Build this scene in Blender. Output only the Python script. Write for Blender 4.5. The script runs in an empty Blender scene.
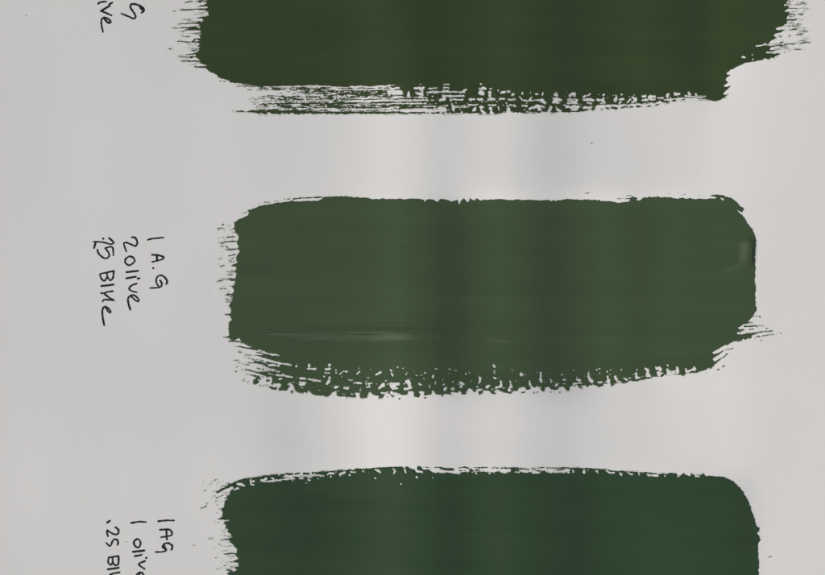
import bpy, math
import numpy as np

# ------------------------------------------------------------------ camera, light, exposure
PX = 3000.0                       # photograph pixels per metre of paper
CX, CY = 412.5, 287.5
sc = bpy.context.scene
def wx(x): return (x - CX) / PX
def wy(y): return (CY - y) / PX

cam = bpy.data.cameras.new("camera")
cam.sensor_width = 36.0
CAM_H = 0.42
cam.lens = 36.0 * CAM_H / (825 / PX)
cam.clip_start = 0.01
cam.clip_end = 50
camo = bpy.data.objects.new("camera", cam)
sc.collection.objects.link(camo)
camo.location = (0, 0, CAM_H)
sc.camera = camo

w = bpy.data.worlds.new("World"); sc.world = w
w.use_nodes = True
bg = w.node_tree.nodes["Background"]
bg.inputs[0].default_value = (0.82, 0.93, 1.02, 1)
bg.inputs[1].default_value = 0.275

def area(name, loc, size, size_y, power, col, aim=(0, 0, 0)):
    l = bpy.data.lights.new(name, 'AREA')
    l.shape = 'RECTANGLE'; l.size = size; l.size_y = size_y
    l.energy = power; l.color = col
    o = bpy.data.objects.new(name, l); sc.collection.objects.link(o)
    o.location = loc
    d = [aim[i] - loc[i] for i in range(3)]
    from mathutils import Vector
    o.rotation_euler = Vector(d).to_track_quat('-Z', 'Y').to_euler()
    return o
area("window_light", (-6.6, -3.0, 2.75), 2.4, 2.4, 935.0, (1.0, 0.912, 0.862))
area("sheen_fill_light", (0.95, 0.1, 1.15), 0.9, 1.0, 0.8, (0.98, 0.97, 0.92))  # added fill lamp, lifts the sheen on the right end of the paint

sc.view_settings.view_transform = 'Standard'
sc.view_settings.look = 'None'
sc.view_settings.exposure = 0.0
sc.view_settings.gamma = 1.0

# ------------------------------------------------------------------ noise and the paper's buckles
def hash2(ix, iy, seed):
    h = (ix.astype(np.int64) * 374761393 + iy.astype(np.int64) * 668265263 + seed * 2147483647) & 0xffffffff
    h = ((h ^ (h >> 13)) * 1274126177) & 0xffffffff
    h = h ^ (h >> 16)
    return (h & 0xffff) / 32767.5 - 1.0
def vnoise(x, y, seed=0):
    ix, iy = np.floor(x), np.floor(y)
    fx, fy = x - ix, y - iy
    fx = fx * fx * (3 - 2 * fx); fy = fy * fy * (3 - 2 * fy)
    a = hash2(ix, iy, seed); b = hash2(ix + 1, iy, seed)
    c = hash2(ix, iy + 1, seed); d = hash2(ix + 1, iy + 1, seed)
    return (a + (b - a) * fx) * (1 - fy) + (c + (d - c) * fx) * fy

from math import erf
_erf = np.vectorize(erf)
# slope bumps: centre x at the top of the frame, lean per px of y, sigma, slope (+ faces the window)
GAIN = -1.88
BUCK = [(386, 0.00, 29, .056), (440, 0.02, 14, -.016), (497, 0.0, 18, .018), (552, 0.01, 26, -.041),
        (640, 0.0, 30, -.006), (735, -.05, 34, .032), (692, 0.03, 12, -.010)]
# the paint cockles the sheet a little more where it lies
COCK1 = [(370, .0, 14, .012), (420, .1, 14, -.022), (512, 0, 16, .016), (570, 0, 14, -.022), (635, 0, 18, .024), (692, 0, 12, -.034), (722, 0, 12, .014)]
COCK2 = [(396, 0, 12, .014), (453, -.01, 14, -.030), (500, 0, 14, .018), (549, 0, 11, -.016), (606, 0, 16, .026), (642, 0, 10, -.012), (700, -.12, 22, .022)]
COCK3 = [(300, 0, 22, -.012), (396, 0, 14, .006), (452, 0, 12, -.014), (500, 0, 14, .016), (576, 0, 14, -.022), (655, 0, 24, .020), (742, .0, 12, -.022)]
XT = np.linspace(-260, 1100, 2721)
DET = (0.0, 0.0)
def paper_z(x, y):
    """height of the buckled sheet in px"""
    z = np.zeros(np.broadcast(x, y).shape)
    for c, lean, s, a in BUCK:
        t = (x - c - lean * y - 1.2 * np.sin(y / 47 + c)) / (s * 1.41421)
        if c == 550: a = a * (1 - .45 / (1 + np.exp(-(y - 400) / 18)))
        z = z - GAIN * a * (1 + .18 * np.sin(y / 90 + c)) * s * 1.2533 * ERF(t)
    w1 = 1 / (1 + np.exp((y - 92) / 6)); w2 = 1 / (1 + np.exp((200 - y) / 6)) / (1 + np.exp((y - 385) / 8)); w3 = 1 / (1 + np.exp((480 - y) / 6))
    for ww, L in ((w1, COCK1), (w2, COCK2), (w3, COCK3)):
        for c, lean, s, a in L:
            z = z - 2.15 * ww * GAIN * a * s * 1.2533 * (ERF((x - c - lean * y) / (s * 1.41421)) - ERF((x - 520) / 200.0))
    wgt = np.exp(-((y - 440) / 70.0) ** 2)
    z = z + GAIN * wgt * .030 * 20 * 1.2533 * ERF((x - 284) / (20 * 1.41421))
    z = z + DET[0] + DET[1] * (x - CX) + .000125 * ((x - CX) ** 2 / 2 - 30000)
    z = z + 0.8 * vnoise(x / 170 + 3, y / 260, 5) + .25 * vnoise(x / 60, y / 160, 6)
    return z
_ex = np.linspace(-6, 6, 4001); _ey = _erf(_ex)
def ERF(t): return np.interp(t, _ex, _ey)

_xs = np.linspace(0, 825, 60)
_fit = np.polyfit(_xs - CX, np.mean([paper_z(_xs, np.full(60, q)) for q in (60., 150., 280., 430., 530.)], 0), 1)
DET = (-float(_fit[1]), -float(_fit[0]))
print("sheet tilt removed", DET)

# ------------------------------------------------------------------ traced data parsing
class Z:
    """marks traced in an enlarged crop: origin ox, oy in photo px, scale s"""
    def __init__(s, ox, oy, k=8.214): s.ox, s.oy, s.k = ox, oy, k
    def pts(s, t):
        out = []; wd = 0.0
        for q in t.split():
            v = [float(a) for a in q.split(',')]
            if len(v) > 2: wd = v[2]
            out.append((s.ox + v[0] / s.k, s.oy + v[1] / s.k, wd / s.k))
        return out
    def marks(s, t): return [s.pts(q) for q in t.split(';') if q.strip()]
    def line(s, t): return [(a, b) for a, b, _ in s.pts(t)]

class Field:
    def __init__(s, x0, y0, x1, y1, step):
        s.x0, s.y0, s.h = x0, y0, step
        s.nx = int(round((x1 - x0) / step / 4)) * 4 + 1; s.ny = int(round((y1 - y0) / step / 4)) * 4 + 1
        s.gx = x0 + np.arange(s.nx) * step; s.gy = y0 + np.arange(s.ny) * step
        s.X, s.Y = np.meshgrid(s.gx, s.gy)
        s.f = np.full((s.ny, s.nx), -6.0)
        s.WX, s.WY = s.X, s.Y
    def warp(s, amp, wl, seed):
        s.WX = s.X + amp * vnoise(s.X / wl, s.Y / wl, seed) + .5 * amp * vnoise(s.X / wl * 2.3, s.Y / wl * 2.3, seed + 9)
        s.WY = s.Y + amp * vnoise(s.X / wl / 1.4, s.Y / wl, seed + 1) + .5 * amp * vnoise(s.X / wl * 2, s.Y / wl * 2.3, seed + 8)
    def win(s, xa, ya, xb, yb, m):
        i0 = max(0, int((xa - m - s.x0) / s.h)); i1 = min(s.nx, int((xb + m - s.x0) / s.h) + 2)
        j0 = max(0, int((ya - m - s.y0) / s.h)); j1 = min(s.ny, int((yb + m - s.y0) / s.h) + 2)
        return (slice(j0, max(j0, j1)), slice(i0, max(i0, i1)))
    @staticmethod
    def seg(px, py, a, b):
        ax, ay = a[0], a[1]; dx, dy = b[0] - ax, b[1] - ay
        L = dx * dx + dy * dy
        t = np.clip(((px - ax) * dx + (py - ay) * dy) / L, 0, 1) if L > 1e-9 else np.zeros_like(px)
        return np.hypot(px - ax - t * dx, py - ay - t * dy), t
    def poly(s, P):
        d = np.full(s.f.shape, 6.0); ins = np.zeros(s.f.shape, bool)
        n = len(P)
        for i in range(n):
            a, b = P[i], P[(i + 1) % n]
            w_ = s.win(min(a[0], b[0]), min(a[1], b[1]), max(a[0], b[0]), max(a[1], b[1]), 7)
            if s.X[w_].size:
                dd, _ = s.seg(s.WX[w_], s.WY[w_], a, b); d[w_] = np.minimum(d[w_], dd)
            if a[1] != b[1]:
                ya, yb = min(a[1], b[1]), max(a[1], b[1])
                wr = s.win(s.x0, ya, s.gx[-1], yb, 3)
                yy, xx = s.WY[wr], s.WX[wr]
                c = (yy >= ya) & (yy < yb) & (xx < a[0] + (yy - a[1]) * (b[0] - a[0]) / (b[1] - a[1]))
                ins[wr] ^= c
        s.f = np.maximum(s.f, np.where(ins, d, -d))
    def stroke(s, P, sign, grow=0.0, mod=.28, raw=False):
        if len(P) == 1: P = [P[0], (P[0][0] + .01, P[0][1], P[0][2])]
        for a, b in zip(P[:-1], P[1:]):
            m = max(a[2], b[2]) / 2 + 3
            w_ = s.win(min(a[0], b[0]), min(a[1], b[1]), max(a[0], b[0]), max(a[1], b[1]), m)
            if not s.X[w_].size: continue
            px, py = (s.X[w_], s.Y[w_]) if raw else (s.WX[w_], s.WY[w_])
            dd, t = s.seg(px, py, a, b)
            r = (a[2] + (b[2] - a[2]) * t) / 2 + grow
            if mod: r = r * (1 + mod * vnoise(s.X[w_] / 2.3, s.Y[w_] / 1.1, 77))
            g = r - dd
            s.f[w_] = np.maximum(s.f[w_], g) if sign > 0 else np.minimum(s.f[w_], -g)
    def add(s, marks, **k):
        for m in marks: s.stroke(m, 1, **k)
    def sub(s, marks, **k):
        k.setdefault('grow', .34)
        for m in marks: s.stroke(m, -1, **k)

def crumble(F, seed, fine=.36, hair=.30, ends=()):
    """break the rim up: paper tooth, bristle streaks, longer streaks at the stroke's ends"""
    near = np.clip(1.6 - np.abs(F.f) / 2.2, 0, 1)
    n = fine * (vnoise(F.X / 1.25, F.Y / 1.1, seed) + .6 * vnoise(F.X / .7, F.Y / .7, seed + 1)) + hair * vnoise(F.X / 6, F.Y / .95, seed + 2)
    for xa, xb, amp, tilt in ends:
        m = ((F.X > xa) & (F.X < xb))
        yy = F.Y + tilt * F.X
        n = n + m * amp * (vnoise(F.X / 11, yy / 1.5, seed + 3) + .6 * vnoise(F.X / 6, yy / .7, seed + 4))
        near = np.where(m, np.clip(1.5 - np.abs(F.f) / 4.0, 0, 1), near)
    calm = np.ones(F.f.shape)
    for xa, xb, amp, tilt in ends: calm = np.where((F.X > xa) & (F.X < xb), .55, calm)
    F.f = F.f + n * near * calm

def build_mesh(name, F, lab, which, zfun, origin, mat, parent=None, detail=None, film=None):
    """contour of F.f > 0 over the cells labelled `which`; fine at the rim, coarse inside"""
    f = F.f; ny, nx = f.shape
    pos = f > 0
    cnt = pos[:-1, :-1].astype(int) + pos[1:, :-1] + pos[:-1, 1:] + pos[1:, 1:]
    here = lab == which
    full = (cnt == 4) & here
    mixed = (cnt > 0) & (cnt < 4) & here
    by, bx = (ny - 1) // 4, (nx - 1) // 4
    blk = full.reshape(by, 4, bx, 4).all(axis=(1, 3))
    deep = (f[:-1, :-1] > 3.0).reshape(by, 4, bx, 4).all(axis=(1, 3))
    blk &= deep
    if detail is not None: blk &= ~detail(F.X[:-1:4, :-1:4], F.Y[:-1:4, :-1:4])
    fine = full & ~np.repeat(np.repeat(blk, 4, 0), 4, 1)
    vid = {}; VX = []; VY = []; VF = []
    quads = []; polys = []
    j, i = np.nonzero(fine)
    q1 = np.stack([j * nx + i, j * nx + i + 1, (j + 1) * nx + i + 1, (j + 1) * nx + i], 1)
    j, i = np.nonzero(blk); j = j * 4; i = i * 4
    q2 = np.stack([j * nx + i, j * nx + i + 4, (j + 4) * nx + i + 4, (j + 4) * nx + i], 1)
    q = np.concatenate([q1, q2], 0)
    used, inv = np.unique(q, return_inverse=True)
    inv = inv.reshape(q.shape)
    VX = list(F.gx[used % nx]); VY = list(F.gy[used // nx]); VF = list(f.ravel()[used])
    gid = dict(zip(used.tolist(), range(len(used))))
    def gv(j, i):
        k = j * nx + i
        if k not in gid:
            gid[k] = len(VX); VX.append(F.gx[i]); VY.append(F.gy[j]); VF.append(f[j, i])
        return gid[k]
    def ev(a, b):
        if b < a: a, b = b, a
        k = (a, b)
        if k not in vid:
            fa, fb = f[a], f[b]; t = fa / (fa - fb)
            t = min(max(t, .02), .98)
            vid[k] = len(VX)
            VX.append(F.gx[a[1]] + t * (F.gx[b[1]] - F.gx[a[1]])); VY.append(F.gy[a[0]] + t * (F.gy[b[0]] - F.gy[a[0]])); VF.append(0.0)
        return vid[k]
    for j, i in zip(*np.nonzero(mixed)):
        j = int(j); i = int(i)
        cs = [(j, i), (j, i + 1), (j + 1, i + 1), (j + 1, i)]
        ps = [pos[c] for c in cs]
        if sum(ps) == 2 and ps[0] == ps[2]:
            for k in range(4):
                if ps[k]: polys.append([gv(*cs[k]), ev(cs[k], cs[(k + 1) % 4]), ev(cs[k], cs[k - 1])])
            continue
        p = []
        for k in range(4):
            a, b = cs[k], cs[(k + 1) % 4]
            if ps[k]: p.append(gv(*a))
            if ps[k] != ps[(k + 1) % 4]: p.append(ev(a, b))
        if len(p) > 2: polys.append(p)
    VX = np.array(VX); VY = np.array(VY); VF = np.array(VF)
    zz = zfun(VX, VY, VF)
    co = np.stack([wx(VX) - origin[0], wy(VY) - origin[1], zz / PX - origin[2]], 1)
    me = bpy.data.meshes.new(name)
    # grid y runs down: reverse the order so faces look up
    faces = inv[:, ::-1].tolist() + [p[::-1] for p in polys]
    me.from_pydata(co.tolist(), [], faces)
    me.polygons.foreach_set("use_smooth", np.ones(len(me.polygons), bool))
    if film:
        # how strongly thin paint or painted gloss covers what is under it
        at = me.attributes.new("film", 'FLOAT', 'POINT')
        at.data.foreach_set("value", np.clip(VF / film, 0, 1).astype(np.float32))
    me.materials.append(mat)
    me.update()
    o = bpy.data.objects.new(name, me); sc.collection.objects.link(o)
    if parent: o.parent = parent
    return o

def empty(name, loc, label, cat, group=None):
    o = bpy.data.objects.new(name, None); sc.collection.objects.link(o)
    o.location = loc; o.empty_display_size = .01
    o["label"] = label; o["category"] = cat
    if group: o["group"] = group
    return o

# ------------------------------------------------------------------ materials
def nmat(name):
    m = bpy.data.materials.new(name); m.use_nodes = True
    nt = m.node_tree
    return m, nt, nt.nodes["Principled BSDF"], nt.nodes.new, nt.links.new

def paper_material():
    m, nt, b, N, L = nmat("watercolour_paper")
    tc = N("ShaderNodeTexCoord")
    n1 = N("ShaderNodeTexNoise"); n1.inputs["Scale"].default_value = 900; n1.inputs["Detail"].default_value = 4
    n2 = N("ShaderNodeTexNoise"); n2.inputs["Scale"].default_value = 14; n2.inputs["Detail"].default_value = 3
    mp = N("ShaderNodeMapping"); mp.inputs["Scale"].default_value = (420, 60, 60)
    n3 = N("ShaderNodeTexNoise"); n3.inputs["Scale"].default_value = 1.0; n3.inputs["Detail"].default_value = 3
    L(tc.outputs["Object"], n1.inputs["Vector"]); L(tc.outputs["Object"], n2.inputs["Vector"])
    L(tc.outputs["Object"], mp.inputs["Vector"]); L(mp.outputs[0], n3.inputs["Vector"])
    r = N("ShaderNodeValToRGB")
    r.color_ramp.elements[0].position = .3; r.color_ramp.elements[0].color = (.735, .735, .722, 1)
    r.color_ramp.elements[1].position = .7; r.color_ramp.elements[1].color = (.765, .760, .748, 1)
    L(n2.outputs[0], r.inputs[0]); L(r.outputs[0], b.inputs["Base Color"])
    add = N("ShaderNodeMath"); add.operation = 'ADD'
    L(n1.outputs[0], add.inputs[0]); L(n3.outputs[0], add.inputs[1])
    bp = N("ShaderNodeBump"); bp.inputs["Strength"].default_value = .11; bp.inputs["Distance"].default_value = .00012
    L(add.outputs[0], bp.inputs["Height"]); L(bp.outputs[0], b.inputs["Normal"])
    b.inputs["Roughness"].default_value = .62
    b.inputs["Specular IOR Level"].default_value = .3
    return m

def paint_material(name, c0, c1):
    c0 = [v * .985 for v in c0]; c1 = [v * 1.015 for v in c1]
    m, nt, b, N, L = nmat(name)
    tc = N("ShaderNodeTexCoord")
    mp = N("ShaderNodeMapping"); mp.inputs["Scale"].default_value = (12, 140, 50)
    n1 = N("ShaderNodeTexNoise"); n1.inputs["Scale"].default_value = 1; n1.inputs["Detail"].default_value = 5
    L(tc.outputs["Object"], mp.inputs[0]); L(mp.outputs[0], n1.inputs["Vector"])
    r = N("ShaderNodeValToRGB")
    r.color_ramp.elements[0].position = .34; r.color_ramp.elements[0].color = (*c0, 1)
    r.color_ramp.elements[1].position = .66; r.color_ramp.elements[1].color = (*c1, 1)
    L(n1.outputs[0], r.inputs[0]); L(r.outputs[0], b.inputs["Base Color"])
    # brush hairs: fine ridges along the stroke, and the tooth of the paper below
    mp2 = N("ShaderNodeMapping"); mp2.inputs["Scale"].default_value = (45, 900, 200)
    n2 = N("ShaderNodeTexNoise"); n2.inputs["Scale"].default_value = 1; n2.inputs["Detail"].default_value = 4
    L(tc.outputs["Object"], mp2.inputs[0]); L(mp2.outputs[0], n2.inputs["Vector"])
    n3 = N("ShaderNodeTexNoise"); n3.inputs["Scale"].default_value = 1300; n3.inputs["Detail"].default_value = 3
    L(tc.outputs["Object"], n3.inputs["Vector"])
    mp4 = N("ShaderNodeMapping"); mp4.inputs["Scale"].default_value = (600, 35, 200)
    n4 = N("ShaderNodeTexNoise"); n4.inputs["Scale"].default_value = 1; n4.inputs["Detail"].default_value = 2
    L(tc.outputs["Object"], mp4.inputs[0]); L(mp4.outputs[0], n4.inputs["Vector"])
    a = N("ShaderNodeMath"); a.operation = 'MULTIPLY_ADD'; a.inputs[1].default_value = .5
    L(n3.outputs[0], a.inputs[0]); L(n2.outputs[0], a.inputs[2])
    a2 = N("ShaderNodeMath"); a2.operation = 'MULTIPLY_ADD'; a2.inputs[1].default_value = .45
    L(n4.outputs[0], a2.inputs[0]); L(a.outputs[0], a2.inputs[2])
    bp = N("ShaderNodeBump"); bp.inputs["Strength"].default_value = .55; bp.inputs["Distance"].default_value = .0001
    L(a2.outputs[0], bp.inputs["Height"]); L(bp.outputs[0], b.inputs["Normal"])
    rr = N("ShaderNodeMapRange"); rr.inputs["To Min"].default_value = .36; rr.inputs["To Max"].default_value = .46
    L(n1.outputs[0], rr.inputs["Value"]); L(rr.outputs[0], b.inputs["Roughness"])
    b.inputs["Specular IOR Level"].default_value = .5
    return m

def plain(name, col, rough=.6):
    m, nt, b, N, L = nmat(name)
    tc = N("ShaderNodeTexCoord")
    n = N("ShaderNodeTexNoise"); n.inputs["Scale"].default_value = 700; n.inputs["Detail"].default_value = 3
    L(tc.outputs["Object"], n.inputs["Vector"])
    r = N("ShaderNodeValToRGB")
    r.color_ramp.elements[0].position = .35; r.color_ramp.elements[0].color = (*[c * .7 for c in col], 1)
    r.color_ramp.elements[1].position = .75; r.color_ramp.elements[1].color = (*[min(1, c * 1.7) for c in col], 1)
    L(n.outputs[0], r.inputs[0]); L(r.outputs[0], b.inputs["Base Color"])
    b.inputs["Roughness"].default_value = rough
    b.inputs["Specular IOR Level"].default_value = .3
    return m

M_paper = paper_material()
M_top = paint_material("olive_paint", (.0268, .0470, .0112), (.0302, .0522, .0132))
M_mid = paint_material("mid_green_paint", (.0415, .0725, .0292), (.0465, .0792, .0332))
M_bot = paint_material("deep_green_paint", (.0195, .0505, .0185), (.0235, .0565, .0215))
M_ink = plain("marker_ink", (.010, .010, .011), .55)
M_speck = plain("dark_speck", (.035, .035, .03), .7)
M_fleck = plain("grey_fleck", (.30, .29, .27), .8)

def wash(F, lab, reach, seed, tilt=0.0):
    # half-covered paper beside the dry bristle marks
    yy = F.Y + tilt * F.X
    n = vnoise(F.X / 10, yy / .9, seed) + .6 * vnoise(F.X / 3.5, yy / 1.6, seed + 1) + .4 * vnoise(F.X / 1.2, F.Y / 1.1, seed + 2)
    import copy
    G = copy.copy(F); G.f = np.minimum(F.f + reach, 1.3 * (n - .18))
    return G, np.where(lab > 0, 1, 0)
def make_film(m, under, most):
    """thin coat or painted gloss: its colour runs from that of what lies under it to its own as it thickens"""
    nt = m.node_tree; b = nt.nodes["Principled BSDF"]
    at = nt.nodes.new("ShaderNodeAttribute"); at.attribute_name = "film"
    k = nt.nodes.new("ShaderNodeMath"); k.operation = 'MULTIPLY'; k.inputs[1].default_value = most
    mx = nt.nodes.new("ShaderNodeMix"); mx.data_type = 'RGBA'
    mx.inputs[6].default_value = (*under, 1)
    src = b.inputs["Base Color"].links[0].from_socket
    nt.links.new(at.outputs["Fac"], k.inputs[0]); nt.links.new(k.outputs[0], mx.inputs[0])
    nt.links.new(src, mx.inputs[7]); nt.links.new(mx.outputs[2], b.inputs["Base Color"])
    return m
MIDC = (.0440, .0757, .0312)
M_streak = paint_material("paler_green_paint", (.082, .106, .062), (.092, .116, .070))  # paler, greyer green for the streaks along the middle ridge
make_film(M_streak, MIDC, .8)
M_dab_gloss = make_film(paint_material("painted_dab_gloss", (.066, .096, .053), (.074, .104, .060)), MIDC, .6)  # gloss on the hooked dab, painted as a lighter green
M_wash = make_film(plain("thin_green_paint", (.20, .23, .165), .75), (.745, .745, .73), .9)

# ------------------------------------------------------------------ paper sheet
def make_paper():
    xs = np.arange(-210, 1052, 4.0); ys = np.arange(-260, 844, 4.0)
    X, Y = np.meshgrid(xs, ys); Zt = paper_z(X, Y)
    ny, nx = X.shape
    top = np.stack([wx(X), wy(Y), Zt / PX], -1).reshape(-1, 3)
    bot = top - np.array([0, 0, .00035])
    idx = np.arange(nx * ny).reshape(ny, nx)
    a = np.stack([idx[1:, :-1], idx[1:, 1:], idx[:-1, 1:], idx[:-1, :-1]], -1).reshape(-1, 4)
    faces = a.tolist() + (a[:, ::-1] + nx * ny).tolist()
    ring = list(idx[0, :]) + list(idx[1:, -1]) + list(idx[-1, -2::-1]) + list(idx[-2:0:-1, 0])
    n = nx * ny
    for p, q in zip(ring, ring[1:] + ring[:1]): faces.append([int(p), int(q), int(q) + n, int(p) + n])
    me = bpy.data.meshes.new("paper"); me.from_pydata(np.concatenate([top, bot]).tolist(), [], faces)
    me.polygons.foreach_set("use_smooth", np.ones(len(me.polygons), bool))
    me.materials.append(M_paper)
    o = bpy.data.objects.new("paper", me); sc.collection.objects.link(o)
    o["kind"] = "structure"
    return o
make_paper()

# ------------------------------------------------------------------ swatches
rng = np.random.default_rng(11)
def flecks(F, n, xr, yr, lr, wr, ang=0.0, edge=None):
    """dry bristle flecks: short hair-thin dashes along the stroke"""
    for _ in range(n):
        y = rng.uniform(*yr); x = xr[0] + (xr[1] - xr[0]) * rng.random() ** .6
        l = rng.uniform(*lr); w_ = rng.uniform(*wr)
        F.stroke([(x, y, w_ * .6), (x + l, y + ang * l, w_)], 1, mod=.5)

def paint_z(lift, bead, extra=None):
    def z(x, y, f):
        d = np.maximum(f, 0)
        h = lift + bead * (1 - np.exp(-d / 1.1)) + .35 * bead * np.exp(-((d - 1.6) / 1.0) ** 2)
        if extra is not None: h = h + extra(x, y) * np.clip(d / 4, 0, 1)
        return paper_z(x, y) + h
    return z

SW = "painted colour swatches on the paper"

# ---- top swatch
F = Field(160, -150, 812, 122, .5)
F.warp(.42, 2.4, 3)
A = Z(160, 0); B = Z(210, 60); C3 = Z(300, 60); C4 = Z(390, 60); C5 = Z(480, 60); C6 = Z(570, 60); C7 = Z(650, 50); C8 = Z(710, 0)
body = [(214, -132), (206, -104), (211, -80), (203, -55), (208, -30), (200, -14), (207, -3)]
body += A.line("380,22 345,36 388,42 388,60 390,80 372,90 395,108 395,125 345,132 318,140 352,148 330,156 356,162 338,170 348,180 305,190 330,196 325,200 300,207 330,213 318,226 330,238 306,247 332,256 320,268 334,277 300,284 330,294 318,303 330,312 290,320 322,328 300,340 312,350 326,362 292,372 324,384 308,396 326,408 300,424 312,436 282,444 295,452 285,462 292,472 322,488 326,500 330,518 370,530 392,540 372,552")
body += B.line("0,100 30,105 60,122 62,138 110,152 150,168 165,182 230,188 300,198 370,206 430,211 530,212 620,208 720,206 821,204")
body += C3.line("100,200 195,205 260,210 400,214 420,205 500,205 560,212 640,205 740,205 821,205")
body += C4.line("5,215 5,303 300,306 335,350 400,390 480,436")
body += C4.line("490,438 520,440 590,436 680,438 740,440 821,438")
body += C5.line("40,440 75,440 80,428 108,425 118,442 140,446 150,432 170,438 212,438 220,415 250,418 258,435 290,430 300,432 325,432 340,436 380,436 385,425 430,428 450,436 480,434 500,424 560,426 570,432 610,434 620,425 640,424 700,428 740,434 750,425 821,412")
body += C6.line("20,425 60,424 90,416 130,412 160,396 190,392 225,368 300,364 400,362 480,360 540,356 640,350 720,342 800,346 821,335")
body += C7.line("60,402 180,398 260,388 330,392 370,392 400,400 460,402 500,412 520,421 560,415 600,398 640,364 605,372 600,352 660,300 605,302 610,290 640,265 615,245 640,215 660,205 620,205 632,182 700,142 770,112 821,96")
body += C8.line("200,550 265,525 290,522 340,516 370,512 400,500 420,500 440,488 465,492 490,478 510,482 530,470 575,450 510,448 500,436 475,430 478,415 480,395 462,372 480,350 535,322 505,300 520,288 570,272 592,258 525,252 520,246 580,226 600,212 615,200 610,185 612,150 630,128 630,112 592,104 600,96 636,88 625,72 612,60 612,45 610,25 640,5")
body += [(792, -8), (781, -14), (786, -30), (778, -48), (783, -70), (775, -92), (762, -118), (735, -130), (690, -136), (600, -133), (500, -138), (380, -134), (290, -137)]
F.poly(body)
F.add(A.marks("""320,5,16 385,10,20;290,52,4 390,40,18;165,78,6 250,74,9 390,66,8;205,15,3 260,12,4;110,88,2 170,80,3;190,152,4 270,142,6 300,138,8;295,150,4 350,140,12;
155,193,3 250,190,5 332,182,14;165,228,8 230,225,14 290,215,14;205,240,12 250,238,26 310,235,20;170,255,5 230,245,8;110,232,2 150,232,4;175,275,3 330,268,7;190,298,4 230,295,5;
280,320,4 330,318,8;135,340,3 300,342,5;215,352,3 320,355,6;205,447,3 270,440,8 320,430,14;130,463,4 200,465,6 300,467,8;180,495,3 260,503,10 330,502,9;280,545,8 320,550,12 390,548,16;50,398,3 90,398,3;
240,128,2 300,120,3;220,165,3 270,163,3;270,375,3 320,372,5;250,395,3 320,398,4;230,420,2 300,415,3;350,90,4 380,86,6"""))
F.sub(A.marks("350,95,6 380,105,22;312,20,12 372,16,10;300,325,3 325,322,3"))
flecks(F, 60, (183, 202), (-10, 66), (2, 8), (.22, .42), -.05)
# streaked lower edge, left half: bristle lines
def bristle_row(F, x0, y0, x1, y1, wmax, fade_in, breaks, seed, teeth=0.0):
    x = x0
    n = int((x1 - x0) / 1.6)
    for k in range(n):
        t = k / n; xa = x0 + (x1 - x0) * t; xb = xa + 1.9
        e = min(1.0, t * (x1 - x0) / fade_in)
        v = vnoise(np.array(xa / 9.0), np.array(seed * 3.7), seed) * .6 + vnoise(np.array(xa / 3.1), np.array(seed * 1.7), seed + 40) * .5
        g = e * (1 + .9 * float(v)) - breaks * (1.2 - e)
        if g < .22: continue
        yy = y0 + (y1 - y0) * t + .25 * float(vnoise(np.array(xa / 14.0), np.array(0.5), seed + 5))
        wd = wmax * min(1.35, g)
        F.stroke([(xa, yy, wd), (xb, yy, wd)], 1, mod=.2)
for r in [(232, 88.0, 396, 87.8, .85, 40, .25, 1), (240, 90.3, 396, 90.2, .85, 80, .4, 2), (244, 92.6, 398, 92.8, 1.1, 90, .35, 3), (244, 96.6, 436, 96.4, .8, 40, .2, 4),
          (246, 99.2, 440, 98.4, .85, 40, .15, 5), (238, 103.6, 446, 101.7, 1.2, 45, .2, 6), (248, 104.9, 446, 104.7, 1.0, 50, .22, 7),
          (246, 107.0, 446, 107.3, .9, 40, .22, 8), (230, 89.1, 320, 89, .5, 40, .25, 9), (265, 94.4, 400, 94.5, .65, 70, .4, 12), (236, 100.9, 350, 100.6, .5, 40, .3, 13),
          (240, 86.9, 330, 86.6, .5, 40, .25, 14), (252, 97.9, 350, 97.8, .4, 40, .4, 15), (238, 108.8, 330, 108.9, .4, 40, .35, 16), (262, 91.4, 390, 91.3, .5, 50, .4, 17), (300, 93.8, 400, 93.7, .7, 50, .3, 18),
          (236, 95.5, 420, 95.3, .5, 40, .25, 21), (240, 102.4, 430, 102.2, .5, 40, .2, 22), (238, 106.0, 430, 106.0, .55, 40, .25, 23), (244, 109.6, 400, 109.9, .45, 40, .25, 24), (240, 98.6, 330, 98.5, .45, 30, .2, 25),
          (224, 84.4, 262, 86.2, .45, 20, .3, 19), (214, 80.5, 232, 80.9, .5, 8, .2, 20)]:
    bristle_row(F, *r)
F.add(B.marks("195,416,2 230,418,10 300,422,6 345,418,20 440,420,22 470,420,14 480,418,20 610,420,22 821,424,20;610,300,3 640,298,8 660,290,6;580,375,14 660,378,18;400,362,6 450,360,10"))
F.add(C3.marks("0,424,16 300,424,14 600,426,15 821,428,14"))
t_ = 258.0
while t_ < 398:
    F.stroke([(t_, 112.2, 1.7), (t_ + 1.5 + rng.random() * 2.2, 112.9, 1.0 + .5 * rng.random())], 1)
    t_ += 2.2 + 4.5 * rng.random()
F.add(C3.marks("""310,355,20 345,350,24;400,350,14 460,352,16;570,345,8 690,345,16;20,365,12 70,362,14;160,360,10 300,352,16;505,265,30 555,268,28;640,265,14 700,262,18;440,250,4 440,275,4;465,260,4 465,280,4;
680,380,18 710,382,16;740,245,16 821,240,26;790,270,18;220,250,10 300,262,12;330,268,10 410,262,14"""))
F.add(C4.marks("0,432,11 505,435,11;105,215,16 112,290,20;170,235,22 185,290,22;0,345,8 300,345,8;0,318,6 300,322,6;0,372,9 260,370,9;90,385,14 160,388,12;0,398,6 270,392,6;310,395,12 350,398,14;300,355,8 420,352,10;180,300,5 200,320,5"))
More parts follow.
